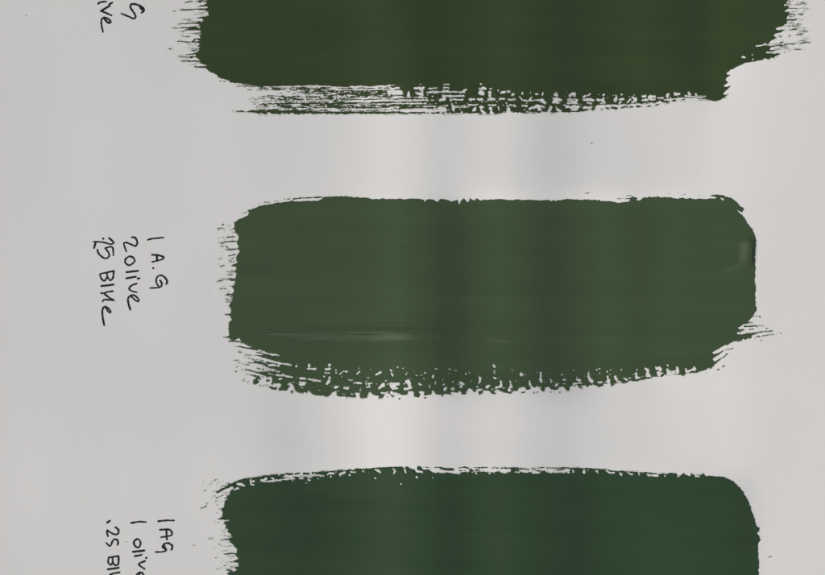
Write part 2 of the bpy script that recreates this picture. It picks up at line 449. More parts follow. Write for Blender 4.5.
# holes right half
F.sub(C4.marks("""0,232,13 75,230,10;0,262,30 60,266,34 92,270,28;150,258,8 150,290,24;200,232,14 275,230,13;240,232,14 262,262,22;215,270,16 262,285,28 240,305,14;20,300,8 100,298,6;300,250,5 306,285,6;315,235,8 390,230,10;320,262,14 385,262,15;440,228,7 480,228,8;440,258,20 480,258,18;400,262,8 610,262,8;600,255,8 625,238,12;430,295,14 520,295,10 610,290,8;410,330,18 445,320,25 440,300,14;490,325,6 530,325,6;
540,325,6 600,322,10;650,325,10 690,322,12;720,322,12 755,328,10;735,235,14 785,232,12;745,262,30 760,275,22;345,300,8;510,365,14 520,410,20;520,385,14 640,380,12;640,370,8 720,365,6;690,410,28 700,395,20;745,390,14 765,385,12;
755,420,18 770,430,14;590,430,14;415,395,26 450,410,28;400,385,8 470,375,8;440,200,5 480,200,5;250,200,6;605,198,5;745,195,8;340,330,6 360,330,6;455,430,12 455,440,12"""))
F.sub(C5.marks("""0,232,16 40,230,14;0,270,28 25,270,22;5,198,6;80,238,8 95,235,6;80,265,20 80,295,20;70,325,10 115,325,12;0,325,12 18,325,10;170,270,12 200,262,12;150,250,6;225,262,14 240,258,12;265,285,16 275,278,10;160,325,14 200,318,10;
140,340,6;235,330,14 290,325,10;320,300,6 350,335,8 500,330,6;345,270,8 345,280,6;455,280,10 475,278,8;515,265,6 510,290,6;410,265,5 410,275,5;420,310,10 405,325,8;505,335,26 530,350,18;620,270,10 630,285,20 610,290,12;
600,315,18 660,330,22 600,345,18 650,345,12;740,290,18 770,270,14;720,325,14 800,325,14;715,350,10 780,350,12;710,265,5;70,370,10 130,370,6;85,400,18 95,430,16;0,385,12 25,385,12;10,410,16;150,390,10 155,410,12;
225,380,18 235,415,24;240,375,12 290,378,10;350,375,14 380,378,10;405,405,22 430,385,8;460,380,18 520,385,22;480,405,22 500,410,16;580,385,18 570,410,18;625,385,10 640,410,18 660,415,14;710,380,18 740,385,14;755,400,22 790,400,26"""))
F.sub(C6.marks("""0,290,10 40,270,14 35,290,14;0,320,14 60,330,12;0,345,12 50,348,10;110,300,10 130,290,8;150,285,10 170,275,8;110,325,14 190,325,14;150,345,12 180,355,10;235,280,5;275,285,10 285,278,8;225,325,12 280,325,12 290,350,12 250,350,6;
280,310,12;380,285,10;375,325,24 385,300,12;410,320,14 440,315,10;420,340,12 410,355,8;435,278,6;470,345,10 500,320,10;515,300,14 545,320,14 515,345,10;530,280,8;600,300,14 620,295,12;595,330,14 640,325,12;660,290,12 700,300,12 660,300,12;
660,320,10 700,318,8;740,315,12 760,320,8;800,295,18 815,280,12;790,320,12 820,325,10;20,380,14 70,378,16 60,402,14;110,390,10 180,380,12"""))
F.sub(C7.marks("0,380,18 40,375,14;150,365,14 140,380,10;205,350,12 210,365,22 240,360,14;320,350,14 325,365,18;375,360,12 380,375,12;400,385,12 450,380,14;290,378,12 400,384,8;70,395,6 110,390,8"))
F.add(C6.marks("105,408,18 125,404,14;190,402,20 202,392,16;265,400,14 250,405,10;300,392,14 318,394,12;340,388,12 380,394,18;430,386,10 470,382,10;495,382,8 520,382,12;555,378,12 585,376,10;645,376,10 662,372,10;705,368,8 735,365,7"))
F.add(C7.marks("40,447,8 75,445,8;0,425,14 75,420,8;110,418,14 150,420,12;185,410,12 210,408,10;262,405,8 285,402,8;0,455,10;60,402,5 190,400,5;370,392,5 462,402,6"))
F.add(C8.marks("""470,432,14 540,414,8 620,402,4;470,392,14 570,383,8 660,370,4;610,45,8 710,47,3;630,82,8 735,87,3;620,125,8 670,127,3;612,180,14 700,165,5;612,206,6 680,205,3;560,312,14 572,310,10;635,305,12;560,358,6 578,355,8;525,365,8;
590,444,9 602,442,8;635,432,6;680,425,5;730,160,4;760,158,4;600,225,3 660,230,3;640,255,2 700,250,2"""))
F.sub(C8.marks("365,384,5 420,378,8;435,372,8 455,372,12;262,474,12 280,476,10;340,495,8;340,455,6;600,58,13;455,436,8 520,446,10"))
flecks(F, 45, (784, 800), (-5, 55), (2, 7), (.2, .4), -.06)
lab = np.zeros((F.ny - 1, F.nx - 1), int)
xc = F.gx[:-1] + .25; yc = F.gy[:-1] + .25
XC, YC = np.meshgrid(xc, yc)
lab[(YC > 84) & (XC < 728)] = 1
lab[(XC < 207) & (YC < 84)] = 2
lab[(XC > 764) & (YC < 84)] = 3
def tooth(F, n, xr, ytop, ybot, size, seed):
    """bare paper tooth showing through the drying stroke: short ragged dabs, denser towards the rim"""
    r = np.random.default_rng(seed)
    for _ in range(n):
        x = r.uniform(*xr); u = r.random() ** .7
        y = ytop(x) + u * (ybot(x) - ytop(x))
        w_ = size * r.uniform(.5, 1.25); a = r.choice([0.0, .15, 1.4], p=[.55, .2, .25]) + r.normal(0, .15); l = r.uniform(.4, 2.6)
        F.stroke([(x, y, w_), (x + l * math.cos(a), y + l * math.sin(a), w_ * .7)], -1, mod=.5)
tooth(F, 95, (432, 700), lambda x: 91 + .016 * (x - 432), lambda x: np.interp(x, [432, 560, 700], [111, 110.5, 98]), 1.0, 5)
tooth(F, 26, (415, 580), lambda x: 111.2, lambda x: 113.4, 1.5, 6)
crumble(F, 61, .26, .26, [(160, 212, .5, .08), (765, 815, .4, .1)])
ORG = (wx(480), wy(-20), 0.0)
top = empty("paint_swatch", ORG, "darkest olive green paint swatch, with long streaky bristle lines along its lower edge", "paint swatch", SW)
zt = paint_z(.24, .17, lambda x, y: .12 * np.exp(-((x - 766 + .2 * (y - 8)) / 4.0) ** 2) * np.exp(-((y - 5) / 10.0) ** 2) + .05 * vnoise(x / 80, y / 9, 31))
build_mesh("paint_body", F, lab, 0, zt, ORG, M_top, top)
build_mesh("dry_brush_edge", F, lab, 1, zt, ORG, M_top, top)
G, wl = wash(F, lab, 1.9, 91)
build_mesh("thin_paint", G, wl, 1, lambda x, y, f: paper_z(x, y) + .12, ORG, M_wash, top, film=.8)
build_mesh("feathered_end", F, lab, 2, zt, ORG, M_top, top)
build_mesh("feathered_end", F, lab, 3, zt, ORG, M_top, top)

# ---- middle swatch
F = Field(205, 184, 789, 404, .5)
F.warp(.38, 2.4, 13)
M1 = Z(205, 180); M2 = Z(200, 240); M3 = Z(205, 305); M4 = Z(215, 340); M5 = Z(300, 345); M6 = Z(390, 345); M7 = Z(480, 345); M8 = Z(570, 340); M9 = Z(650, 330)
M10 = Z(695, 300); M11 = Z(670, 180); M12 = Z(700, 240); M13 = Z(590, 170); M14 = Z(500, 170); M15 = Z(400, 170); M16 = Z(300, 170)
body = M3.line("320,310 285,290 282,274 265,280 240,289 205,286 192,268 195,240 188,190 195,140 216,125 205,100 195,86 160,80 200,72 212,45 200,10")
body += M2.line("232,545 246,520 262,490 270,462 240,450 268,440 274,420 262,388 250,378 275,372 288,348 276,326 240,322 285,316 292,300 298,275 275,262 298,240 290,220 250,212 305,184 290,166 298,148 302,120 322,95 316,78 300,70 316,58 302,26 300,10")
body += M1.line("270,490 272,462 262,442 245,440 245,408 225,400 242,388 235,352 265,325 280,315 300,312 345,292 360,272 355,255 390,236 440,215 530,195 620,181 725,168 730,180 821,170")
body += M16.line("60,250 150,248 172,238 180,225 220,218 300,215 420,218 450,223 490,222 560,228 600,240 650,242 680,232 700,235 760,236 790,240 821,235")
body += M15.line("40,240 60,238 120,235 150,240 195,245 203,266 215,245 240,240 280,245 290,262 312,262 325,235 400,250 420,262 440,255 470,245 485,285 495,270 500,250 520,232 540,252 560,265 575,233 610,250 630,233 660,252 690,243 821,240")
body += M14.line("100,245 200,245 300,248 400,248 425,255 440,245 460,255 475,247 500,245 520,238 600,238 700,240 760,245 821,245")
body += M13.line("90,250 170,255 250,265 322,262 335,245 335,225 360,215 390,228 388,246 405,252 430,240 450,225 480,225 490,213 510,222 550,218 562,210 575,220 590,222 670,225 720,235 760,228 821,232")
body += M11.line("30,145 60,150 100,148 200,155 300,155 365,153 380,142 330,135 340,126 372,128 400,122 440,138 490,145 530,170 600,245 585,268 545,250 555,270 605,315 620,345 665,405 690,460 697,510 692,575")
body += M12.line("445,100 442,200 447,240 438,310 446,400 444,530 455,570")
body += M10.line("490,20 493,60 490,85 470,125 445,160 420,182 385,205 352,222 350,240 385,248 350,268 352,280 400,278 440,268 455,285 448,318 440,320 430,310 412,330 400,330 395,318 378,325 368,338 355,328 345,345 320,335 300,345 240,380")
body += M9.line("620,115 520,180 515,215 600,168 520,245 525,262 590,225 550,262 510,305 495,322 480,315 430,335 385,350 330,352 290,360 275,375 250,368 205,362 120,372 60,385 25,388 10,400")
body += M8.line("690,300 660,316 600,330 520,346 500,336 470,355 430,355 370,360 350,386 335,360 290,360 272,384 240,390 220,372 165,375 150,394 128,375 95,376 106,402 80,392 55,370 20,357")
body += M7.line("800,340 770,335 735,350 730,382 715,382 690,345 645,345 640,370 600,372 570,350 530,350 530,385 510,386 490,345 420,350 410,365 380,370 365,345 320,350 300,380 270,380 250,405 190,390 150,365 112,375 130,402 100,400 60,375 30,375")
body += M6.line("735,412 720,385 690,388 670,365 640,365 625,405 590,405 585,385 565,375 560,392 500,390 500,405 440,402 432,422 410,410 380,405 355,375 340,375 340,410 275,415 280,385 245,377 230,385 250,410 235,430 195,425 195,400 180,380 145,380 140,410 100,412 75,400 50,415 15,420")
body += M5.line("800,432 755,432 740,405 700,390 680,440 650,440 640,418 610,415 590,410 578,388 560,395 550,435 510,442 490,435 490,395 440,395 460,430 440,436 380,432 300,426 295,375 250,402 220,430 150,416 110,415 90,402 65,380 45,396 20,402")
body += M4.line("780,430 750,446 730,436 700,440 655,430 640,402 605,385 590,412 580,422 530,415 500,400 470,370 440,340 440,300 400,290 330,268 380,262 440,262 520,270 440,245 330,215 400,220 480,228 370,190 320,180 400,172 440,165 330,130 430,125 335,92 430,104 330,70")
F.poly(body)
F.add(M1.marks("""355,250,8 410,232,8;295,274,5 340,262,9;470,182,5 525,182,6;560,172,4 615,172,4;640,155,6 690,155,6;720,155,7 821,145,8;143,367,12;110,413,9;178,468,10 193,466,14;150,467,5;180,550,13;72,475,4;160,510,5 250,500,5;185,573,6 270,570,6;175,355,3;100,398,2 140,396,2;130,545,2 170,540,2;205,440,3 245,436,4;160,420,3;430,195,2 470,190,3"""))
F.add(M16.marks("0,225,6 170,223,7"))
F.add(M2.marks("200,15,5 300,10,6;222,57,10;215,77,6 320,72,7;230,130,5 270,128,5;250,150,4 275,148,4;205,260,3 270,262,5;225,288,5 265,285,4;130,342,4 190,330,4;200,325,3 285,320,6;180,382,4 260,378,7;200,420,4 240,422,5;205,457,4 245,450,7;75,410,4;250,285,4 260,300,4;225,180,3 290,175,4;140,20,2 200,18,3;215,480,3 225,490,3;200,505,3;245,330,3 280,325,3"))
F.add(M3.marks("150,265,4 200,266,10;160,80,7 200,82,12"))
F.add(M4.marks("""110,10,4 225,18,8 330,80,8;150,48,3 240,65,8 340,80,10;335,100,5 430,125,12 520,150,20;335,130,6 430,150,12;235,145,3 340,165,5;225,182,3 300,192,4;315,180,12 390,197,16 480,226,16;330,215,6 430,248,8 520,268,10;
245,240,5 330,268,11 430,292,22 500,310,36;285,290,6 340,308,10;330,345,42 350,318,26 380,326,12;318,362,14;425,337,22;410,375,7 490,405,16;365,377,12;393,380,8;627,430,16;168,265,13;232,337,11;265,348,7;175,222,5;238,318,4;540,390,60 560,360,70;300,160,2 350,175,4;380,245,3 420,262,3"""))
F.sub(M4.marks("""335,94,5 430,114,12 520,130,7;330,145,12 450,176,18 540,198,13 620,210,9;430,205,8 520,216,9;350,215,4 420,236,10 520,262,9;500,290,10 560,296,18 630,310,8;385,328,14 400,365,18 455,345,14 450,310,12;475,365,10 520,380,30 510,405,24;
610,365,18 630,395,24 605,412,20;520,325,10 540,325,8;640,350,9;665,222,13;668,198,5;768,215,15;755,242,6 821,240,9;700,318,15 735,322,13;695,365,24 735,362,22;770,325,10 815,332,13;765,432,14;380,182,4 420,190,5;350,330,4 370,345,6;420,275,3 480,290,4"""))
F.add(M4.marks("425,337,20"))
F.sub(M5.marks("""70,162,7 68,180,9;55,202,6 125,202,5;240,167,19;205,205,16 240,200,15;200,233,6 240,233,6;195,262,10;240,270,15;215,325,14 235,300,22;292,212,10;325,240,7 350,225,6 380,222,15;0,280,14 35,280,13;0,325,24 40,322,18;
65,285,8 100,292,15 160,300,9;285,350,20 310,345,12;360,355,15 390,360,17;475,193,9;465,238,8 485,225,12;575,203,7;618,250,6 660,230,11;555,270,13;395,292,7 425,293,6;435,315,6 490,315,15;495,367,8;555,320,6 585,318,6;545,350,9 570,350,13;
565,325,8 568,350,8;625,322,5;650,355,18 685,330,24;740,212,9;750,235,7 760,252,11;800,190,9;740,320,12 810,320,11;745,350,14 770,340,22 800,320,16;760,365,10 800,360,10;660,395,8 690,400,14;345,408,4 360,410,4"""))
F.add(M5.marks("655,435,20;720,432,10;690,425,3;380,432,8"))
F.sub(M6.marks("""0,330,12 70,325,11;20,350,22 45,360,14;150,295,18 160,330,22 130,300,10;120,360,18 170,350,18;10,395,28 60,405,18;60,188,9;105,192,7;8,215,13;22,250,11;128,243,7;285,230,11;258,250,9;348,262,13 355,250,9;375,305,9 365,325,5;
240,320,9 255,328,5;430,290,8;440,325,11;445,370,14 458,355,15;520,355,18 510,360,14;515,305,9;575,310,11 600,325,15 575,350,9;622,237,10;530,212,4;733,260,12 738,295,17 730,315,7;715,345,9;720,375,16 750,370,11;795,350,14 815,335,12;770,380,11 815,385,14;160,385,8 190,400,8;500,395,8 560,400,7"""))
F.add(M6.marks("75,440,14;288,432,13;750,395,22;430,420,10;200,415,6 230,428,10"))
F.sub(M7.marks("""115,170,18 118,180,16;118,213,9;125,235,5;115,270,13 130,278,11;0,275,18;170,300,12 170,345,12 125,355,11;50,350,18 70,330,9;248,300,9 255,330,11 250,345,26;240,370,26;335,235,18 340,250,20;262,208,6;295,300,5;405,300,12 412,340,11 430,355,13;
470,225,5;500,235,13 498,290,13 505,305,18;570,240,8;580,285,9 590,300,9;625,335,13 640,320,9;690,292,9 710,292,8;685,322,4 705,322,5;810,290,15 815,300,10;770,325,11 800,320,8"""))
F.add(M7.marks("345,392,9 360,388,6;440,393,9;470,388,7;580,392,7;655,388,5;255,404,10"))
F.sub(M8.marks("""65,330,18 90,335,9;95,355,7;158,265,5 160,310,16 180,345,24;245,243,9;250,275,5;340,248,13;240,355,13 265,350,13;315,300,7 318,345,22;375,305,14 390,335,18 415,345,12;440,315,9 470,328,13;490,235,5;545,270,9 550,310,24 580,310,9;550,243,7;
620,240,11 645,245,13 640,290,28 655,300,18;710,240,11 735,225,14 750,245,12 725,270,18 740,285,26;800,213,13;800,250,11 800,270,9;425,250,4"""))
F.add(M8.marks("735,250,9;750,290,8 770,285,8"))
F.sub(M9.marks("150,300,8;150,340,18 190,345,24 150,360,16;222,310,13 225,345,22;290,320,13 300,345,14 350,330,15 370,320,13 360,305,9;515,190,10 590,148,10 640,122,10;520,238,16 600,190,11 640,160,6;100,355,8"))
F.add(M9.marks("515,212,9 600,165,6 680,150,2;510,272,12 590,228,9 640,185,4;550,325,8 562,322,8;590,302,8 602,298,8;90,380,10 105,378,8;160,365,4;460,358,3;330,345,8 390,335,8;175,350,3 180,330,3"))
F.add(M10.marks("""415,186,7 460,185,3;395,218,9 470,216,5 550,217,2;370,245,9 400,245,8;430,243,8 475,238,3;340,302,36 430,290,32 455,280,14 510,268,9 560,260,6 620,252,4;480,312,7 495,300,7 520,298,8;540,295,6 560,292,6;570,290,5 600,283,4;620,282,3 632,281,3;655,273,2;680,270,5 692,270,4;725,270,3;
514,138,11 524,142,11;470,132,4 500,135,3;575,232,3 588,232,3;530,330,2"""))
F.sub(M10.marks("348,228,9 380,230,10 420,226,7;342,268,11 430,262,14;335,338,5;362,330,5;388,322,6;415,325,7"))
F.sub(M11.marks("412,150,9 430,157,10"))
F.add(M11.marks("240,130,8 250,130,8;290,133,5;160,115,3;40,110,2 70,108,2;100,122,2 140,120,2;340,128,12 380,125,12 440,134,10"))
F.add(M13.marks("220,235,4 335,233,6;180,230,4;285,210,3 345,205,3;640,190,2 660,192,2;500,190,2"))
F.add(M14.marks("598,200,3 622,198,3;700,192,3 730,188,3"))
flecks(F, 50, (214, 234), (222, 304), (1.5, 6), (.2, .38), -.03)
flecks(F, 22, (228, 262), (348, 378), (3, 10), (.2, .36), .2)
lab = np.zeros((F.ny - 1, F.nx - 1), int)
XC, YC = np.meshgrid(F.gx[:-1] + .25, F.gy[:-1] + .25)
lab[(YC > 362 - .00006 * np.maximum(XC - 250, 0) * 0 - np.clip((XC - 600) / 90, 0, 1) * 6) & (XC < 714)] = 1
lab[(XC < 235) & (YC < 343)] = 2
lab[(XC < 262) & (YC >= 343) & (YC <= 362)] = 1
lab[(XC >= 738) & (YC > 322)] = 3
lab[(YC < 198.5) & (XC < 360)] = 4
def mid_extra(x, y):
    yc_ = 322 + 12 * (1 - np.exp(-np.maximum(x - 240, 0) / 75.0)) + 3 * np.clip((x - 430) / 80, 0, 1)
    along = np.exp(-((x - 388) / 58.0) ** 2) + .8 * np.exp(-((x - 498) / 15.0) ** 2) + .28
    wob = 1 + .55 * vnoise(x / 22, y / 50, 41)
    amp = along * wob * np.clip((x - 235) / 40, 0, 1) * np.clip((660 - x) / 160, 0, 1)
    sm = lambda q: np.clip(q, 0, 1) ** 2 * (3 - 2 * np.clip(q, 0, 1))
    q = y - yc_ - .8 * vnoise(x / 40, y * 0, 43)
    r = .42 * sm((q + 6) / 6) * sm((9 - q) / 9)
    r = r + .12 * np.exp(-((y - yc_) / 9.0) ** 2) * vnoise(x / 70, y / 1.5, 47)
    # the last dab at the right end: a shallow facet, hooked like a J
    t = np.clip((y - 254) / 16, 0, 1)
    c0 = 749 - 14 * t ** 2
    up = np.clip((x - c0 + 12) / 12, 0, 1); up = up * up * (3 - 2 * up)
    dn = np.clip((c0 + 16 - x) / 16, 0, 1); dn = dn * dn * (3 - 2 * dn)
    j = 1.7 * np.minimum(up, dn) * sm((y - 234) / 12) * sm((276 - y) / 12)
    c = .10 * np.exp(-((y - 281 + .12 * (x - 700)) / 1.8) ** 2) * np.clip((x - 640) / 40, 0, 1) * np.clip((750 - x) / 15, 0, 1)
    return amp * r + j + c + .05 * vnoise(x / 80, y / 8, 33)
tooth(F, 110, (285, 690), lambda x: np.interp(x, [285, 480, 600, 690], [368, 369, 368, 364]), lambda x: np.interp(x, [285, 340, 400, 480, 570, 640, 690], [388, 396, 396, 393, 387, 381, 373]), 1.0, 7)
crumble(F, 71, .30, .22, [(205, 238, .5, .05), (238, 262, .35, -.22)])
ORG = (wx(490), wy(296), 0.0)
mid = empty("paint_swatch", ORG, "mid green paint swatch lying between the other two, its lower edge speckled with white", "paint swatch", SW)
zm = paint_z(.24, .19, mid_extra)
build_mesh("paint_body", F, lab, 0, zm, ORG, M_mid, mid,
           detail=lambda x, y: ((y > 316) & (y < 352) & (x > 235) & (x < 660)) | ((x > 705) & (y > 230) & (y < 290)))
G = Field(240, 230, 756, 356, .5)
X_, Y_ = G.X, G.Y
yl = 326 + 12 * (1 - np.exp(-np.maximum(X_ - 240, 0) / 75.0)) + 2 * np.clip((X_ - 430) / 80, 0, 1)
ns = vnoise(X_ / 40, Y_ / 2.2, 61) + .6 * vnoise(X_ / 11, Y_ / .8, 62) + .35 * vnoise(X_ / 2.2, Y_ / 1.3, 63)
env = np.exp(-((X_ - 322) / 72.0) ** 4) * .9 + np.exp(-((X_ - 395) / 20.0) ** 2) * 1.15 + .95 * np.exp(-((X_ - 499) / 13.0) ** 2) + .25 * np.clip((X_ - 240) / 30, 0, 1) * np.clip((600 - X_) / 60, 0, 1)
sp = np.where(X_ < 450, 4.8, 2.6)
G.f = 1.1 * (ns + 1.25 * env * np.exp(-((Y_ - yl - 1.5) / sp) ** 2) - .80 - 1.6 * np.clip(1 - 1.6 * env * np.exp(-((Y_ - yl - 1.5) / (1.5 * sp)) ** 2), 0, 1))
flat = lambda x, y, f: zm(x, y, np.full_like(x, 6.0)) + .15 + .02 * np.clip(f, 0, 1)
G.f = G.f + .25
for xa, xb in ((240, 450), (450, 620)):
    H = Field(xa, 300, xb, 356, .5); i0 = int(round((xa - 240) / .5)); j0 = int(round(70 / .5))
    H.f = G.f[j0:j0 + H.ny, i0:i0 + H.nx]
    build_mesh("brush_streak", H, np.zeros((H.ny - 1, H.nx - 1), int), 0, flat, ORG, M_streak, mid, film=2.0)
H = Field(716, 232, 756, 280, .4)  # J-shaped highlight laid over the facet as lighter colour
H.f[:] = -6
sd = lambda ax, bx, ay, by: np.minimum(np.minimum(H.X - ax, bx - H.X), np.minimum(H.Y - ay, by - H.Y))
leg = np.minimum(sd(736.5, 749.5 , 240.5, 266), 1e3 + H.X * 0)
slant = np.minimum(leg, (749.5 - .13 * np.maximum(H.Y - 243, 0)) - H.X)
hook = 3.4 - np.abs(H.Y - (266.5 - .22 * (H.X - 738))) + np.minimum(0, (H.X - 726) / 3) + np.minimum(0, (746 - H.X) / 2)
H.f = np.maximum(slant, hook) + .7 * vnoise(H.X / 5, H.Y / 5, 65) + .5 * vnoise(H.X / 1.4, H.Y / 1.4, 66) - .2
build_mesh("dab_gloss", H, np.zeros((H.ny - 1, H.nx - 1), int), 0, flat, ORG, M_dab_gloss, mid, film=4.2)
build_mesh("dry_brush_edge", F, lab, 1, zm, ORG, M_mid, mid)
G, wl = wash(F, lab, 1.1, 94)
build_mesh("thin_paint", G, wl, 1, lambda x, y, f: paper_z(x, y) + .12, ORG, M_wash, mid, film=.8)
build_mesh("feathered_end", F, lab, 2, zm, ORG, M_mid, mid)
build_mesh("feathered_end", F, lab, 3, zm, ORG, M_mid, mid)
build_mesh("bristle_line", F, lab, 4, zm, ORG, M_mid, mid)

# ---- bottom swatch
F = Field(198, 458, 770, 702, .5)
F.warp(.38, 2.4, 23)
B1 = Z(195, 460); B2 = Z(190, 505); B3 = Z(285, 445); B4 = Z(375, 445); B5 = Z(465, 445); B6 = Z(555, 445); B7 = Z(640, 450); B8 = Z(695, 490)
body = B2.line("300,560 345,560 380,540 360,520 400,508 390,485 340,470 395,452 365,410 380,400 388,375 345,330 325,305 310,290 345,264 330,245 300,225 320,205 285,195 292,168 265,155 310,130 240,120 262,100 265,60 255,38 280,10")
body += B1.line("240,330 245,305 280,285 285,262 300,250 320,240 300,222 240,245 185,272 240,228 300,192 370,168 440,155 460,158 560,132 670,126 690,140 760,160 821,158")
body += B3.line("0,240 50,240 55,258 240,258 255,233 350,226 400,220 440,216 480,218 515,210 545,212 590,203 680,200 750,192 821,188")
body += B4.line("60,188 130,184 160,182 215,182 235,196 260,178 280,192 310,205 335,205 350,185 375,182 390,205 440,205 470,225 560,228 640,235 680,228 760,222 800,205 821,200")
body += B5.line("20,210 50,195 80,225 130,215 190,232 240,222 290,215 310,232 365,225 380,195 440,200 460,225 530,222 545,228 620,222 650,215 680,232 821,228")
body += B6.line("120,222 130,200 180,190 260,195 400,200 520,210 600,220 700,226 821,235")
body += B7.line("50,187 100,190 160,195 190,195 230,200 240,190 290,195 320,215 355,190 380,200 400,215 415,190 440,200 500,205 515,192 535,215 570,210 600,215 650,215 700,225 760,255 800,300 821,320")
body += B8.line("375,0 430,95 470,220 490,285 517,305 510,330 495,350 525,395 500,430 503,500 508,575")
body += [(757, 575), (756, 600), (753, 625), (744, 648), (728, 664), (700, 672), (640, 676), (560, 674), (470, 680), (380, 677), (300, 682), (250, 676), (240, 655), (236, 630), (241, 605), (237, 590)]
F.poly(body)
F.add(B1.marks("180,268,7 240,235,13 300,200,16 370,172,20 445,158,15;458,160,10 560,140,14 672,134,13;700,132,18 722,131,18;745,131,18 795,128,16;821,125,14;130,315,3 160,295,3;80,380,6;60,185,3;45,400,2 90,385,3;190,490,5 230,485,10;200,410,4 235,400,10;560,178,3 720,162,3;215,222,3 240,212,3;265,200,5 280,196,6"))
F.sub(B1.marks("262,250,8 300,228,14;318,246,10 350,234,14;345,200,12 365,200,18 400,212,14;452,165,10 455,200,16 472,205,12;540,175,16 580,160,18;560,185,8 700,172,7;630,155,13 640,165,10;700,166,6 810,160,7;800,180,7;235,305,10 275,285,9 280,275,5;225,505,8 265,500,8;240,335,6 255,320,6;460,180,4 485,178,5"))
F.add(B2.marks("30,335,5 40,334,5;250,258,4;195,360,3;215,375,4;245,292,4 330,286,9;275,405,4 365,404,9;300,470,5 340,470,7;295,540,8 330,545,12 345,560,12;310,425,4 325,440,4;240,120,5 270,118,10;120,12,4;150,280,2 180,278,2;300,340,2 330,338,2;265,380,3"))
flecks(F, 55, (212, 232), (485, 575), (1.5, 6), (.2, .38), -.12)
flecks(F, 24, (203, 225), (482, 506), (1.5, 5), (.2, .34), -.5)
F.add(B3.marks("""0,248,12 50,246,13;80,244,14 110,240,12;148,243,16 190,243,14;225,240,13 240,238,12;245,235,12 350,230,12;400,230,18 445,225,16;480,225,14 510,220,12;60,272,6 110,272,5;120,268,6 240,272,5;0,276,5 40,275,4;530,215,5 545,212,6"""))
F.sub(B3.marks("""0,262,10 120,262,8 300,258,10 310,262,12;15,288,7 35,288,7;62,280,6 58,300,8;115,282,9 140,282,10;180,276,7 215,275,7;185,296,6 200,295,5;262,285,7 268,285,6;168,323,9;355,245,11 395,243,10;372,270,12;448,250,12 480,236,15;447,258,11;525,257,13;540,230,8 572,232,10;640,226,15 642,234,10;760,222,16 775,232,10;735,283,9;60,245,6 72,244,6;120,240,6 135,244,6;200,240,6 212,242,6"""))
F.add(B4.marks("362,192,28;490,186,5 550,188,9;530,200,6 560,205,5;560,200,16 600,202,18 640,204,16;690,186,7 760,188,14;690,212,4 740,212,4;395,188,3 460,186,3;775,205,8 800,215,14"))
F.sub(B4.marks("20,212,12 40,230,9;0,210,10 20,212,10;150,205,14 160,220,12 148,240,9;242,200,10 250,228,15;332,195,12 345,220,15 385,224,12;400,200,6 440,197,7;340,268,11;472,265,10;0,285,8;475,215,12 540,222,10;640,228,11 655,215,10;720,200,8 770,215,9;210,325,4"))
F.add(B5.marks("75,190,5 180,187,6;225,190,4 270,190,4;300,190,10 380,192,10;385,188,8 430,190,8;440,195,7 520,200,8;545,192,4 640,190,8;560,213,5 625,215,9;640,190,5 821,188,5;730,205,3 821,206,4;80,205,10 120,210,8"))
F.sub(B5.marks("0,205,10 20,220,11;75,200,10 92,232,14;130,212,8 200,215,9 275,212,9;200,235,12;290,212,12 320,225,16 365,216,10;415,222,9 440,222,9;455,212,8 505,220,11;545,218,10 555,230,9 605,228,8;660,208,12 720,215,13 821,224,9"))
F.sub(B6.marks("0,212,12 90,208,14;0,228,7 120,226,7;150,212,12 152,222,8;240,212,14 240,230,16;275,208,7;345,218,15;425,215,11 450,235,12 485,232,8;440,205,5 520,212,8;540,235,11 546,250,9;600,230,7 630,243,11;686,232,6 692,250,6;765,250,9 821,250,9"))
F.add(B6.marks("0,190,5 120,192,7;0,206,3 80,204,4;475,222,7 505,218,6;120,196,9 180,194,7"))
F.sub(B7.marks("70,210,9 140,212,13;205,213,13;390,205,11;450,213,9 485,213,11;320,208,6"))
lab = np.zeros((F.ny - 1, F.nx - 1), int)
XC, YC = np.meshgrid(F.gx[:-1] + .25, F.gy[:-1] + .25)
edge_y = np.interp(XC, [198, 235, 300, 390, 560, 660, 700, 770], [497, 489, 482, 476, 475.5, 479, 478, 470])
lab[(YC < edge_y) & (XC < 704)] = 1
lab[(XC < 240) & (YC >= edge_y)] = 2
tooth(F, 60, (245, 690), lambda x: np.interp(x, [245, 300, 390, 560, 690], [482, 474.5, 469, 470, 474]), lambda x: np.interp(x, [245, 300, 390, 560, 690], [487, 479, 474, 474, 477.5]), .8, 8)
crumble(F, 81, .32, .26, [(198, 238, .5, .3)])
ORG = (wx(490), wy(575), 0.0)
bot = empty("paint_swatch", ORG, "cool bluish green paint swatch with a smooth rounded corner and two nibs", "paint swatch", SW)
zb = paint_z(.24, .19, lambda x, y: .05 * vnoise(x / 80, y / 9, 35))
build_mesh("paint_body", F, lab, 0, zb, ORG, M_bot, bot)
build_mesh("dry_brush_edge", F, lab, 1, zb, ORG, M_bot, bot)
G, wl = wash(F, lab, 1.1, 97)
build_mesh("thin_paint", G, wl, 1, lambda x, y, f: paper_z(x, y) + .12, ORG, M_wash, bot, film=.8)
build_mesh("feathered_end", F, lab, 2, zb, ORG, M_bot, bot)

# ------------------------------------------------------------------ handwriting
def smooth(P, n=5):
    if len(P) < 3: return P
    out = []
    for i in range(len(P) - 1):
        p0 = P[max(i - 1, 0)]; p1 = P[i]; p2 = P[i + 1]; p3 = P[min(i + 2, len(P) - 1)]
        for k in range(n):
            t = k / n
            out.append(tuple(.5 * (2 * b + (c - a) * t + (2 * a - 5 * b + 4 * c - d) * t * t + (3 * b - a - 3 * c + d) * t ** 3) for a, b, c, d in zip(p0, p1, p2, p3)))
    out.append(P[-1]); return out

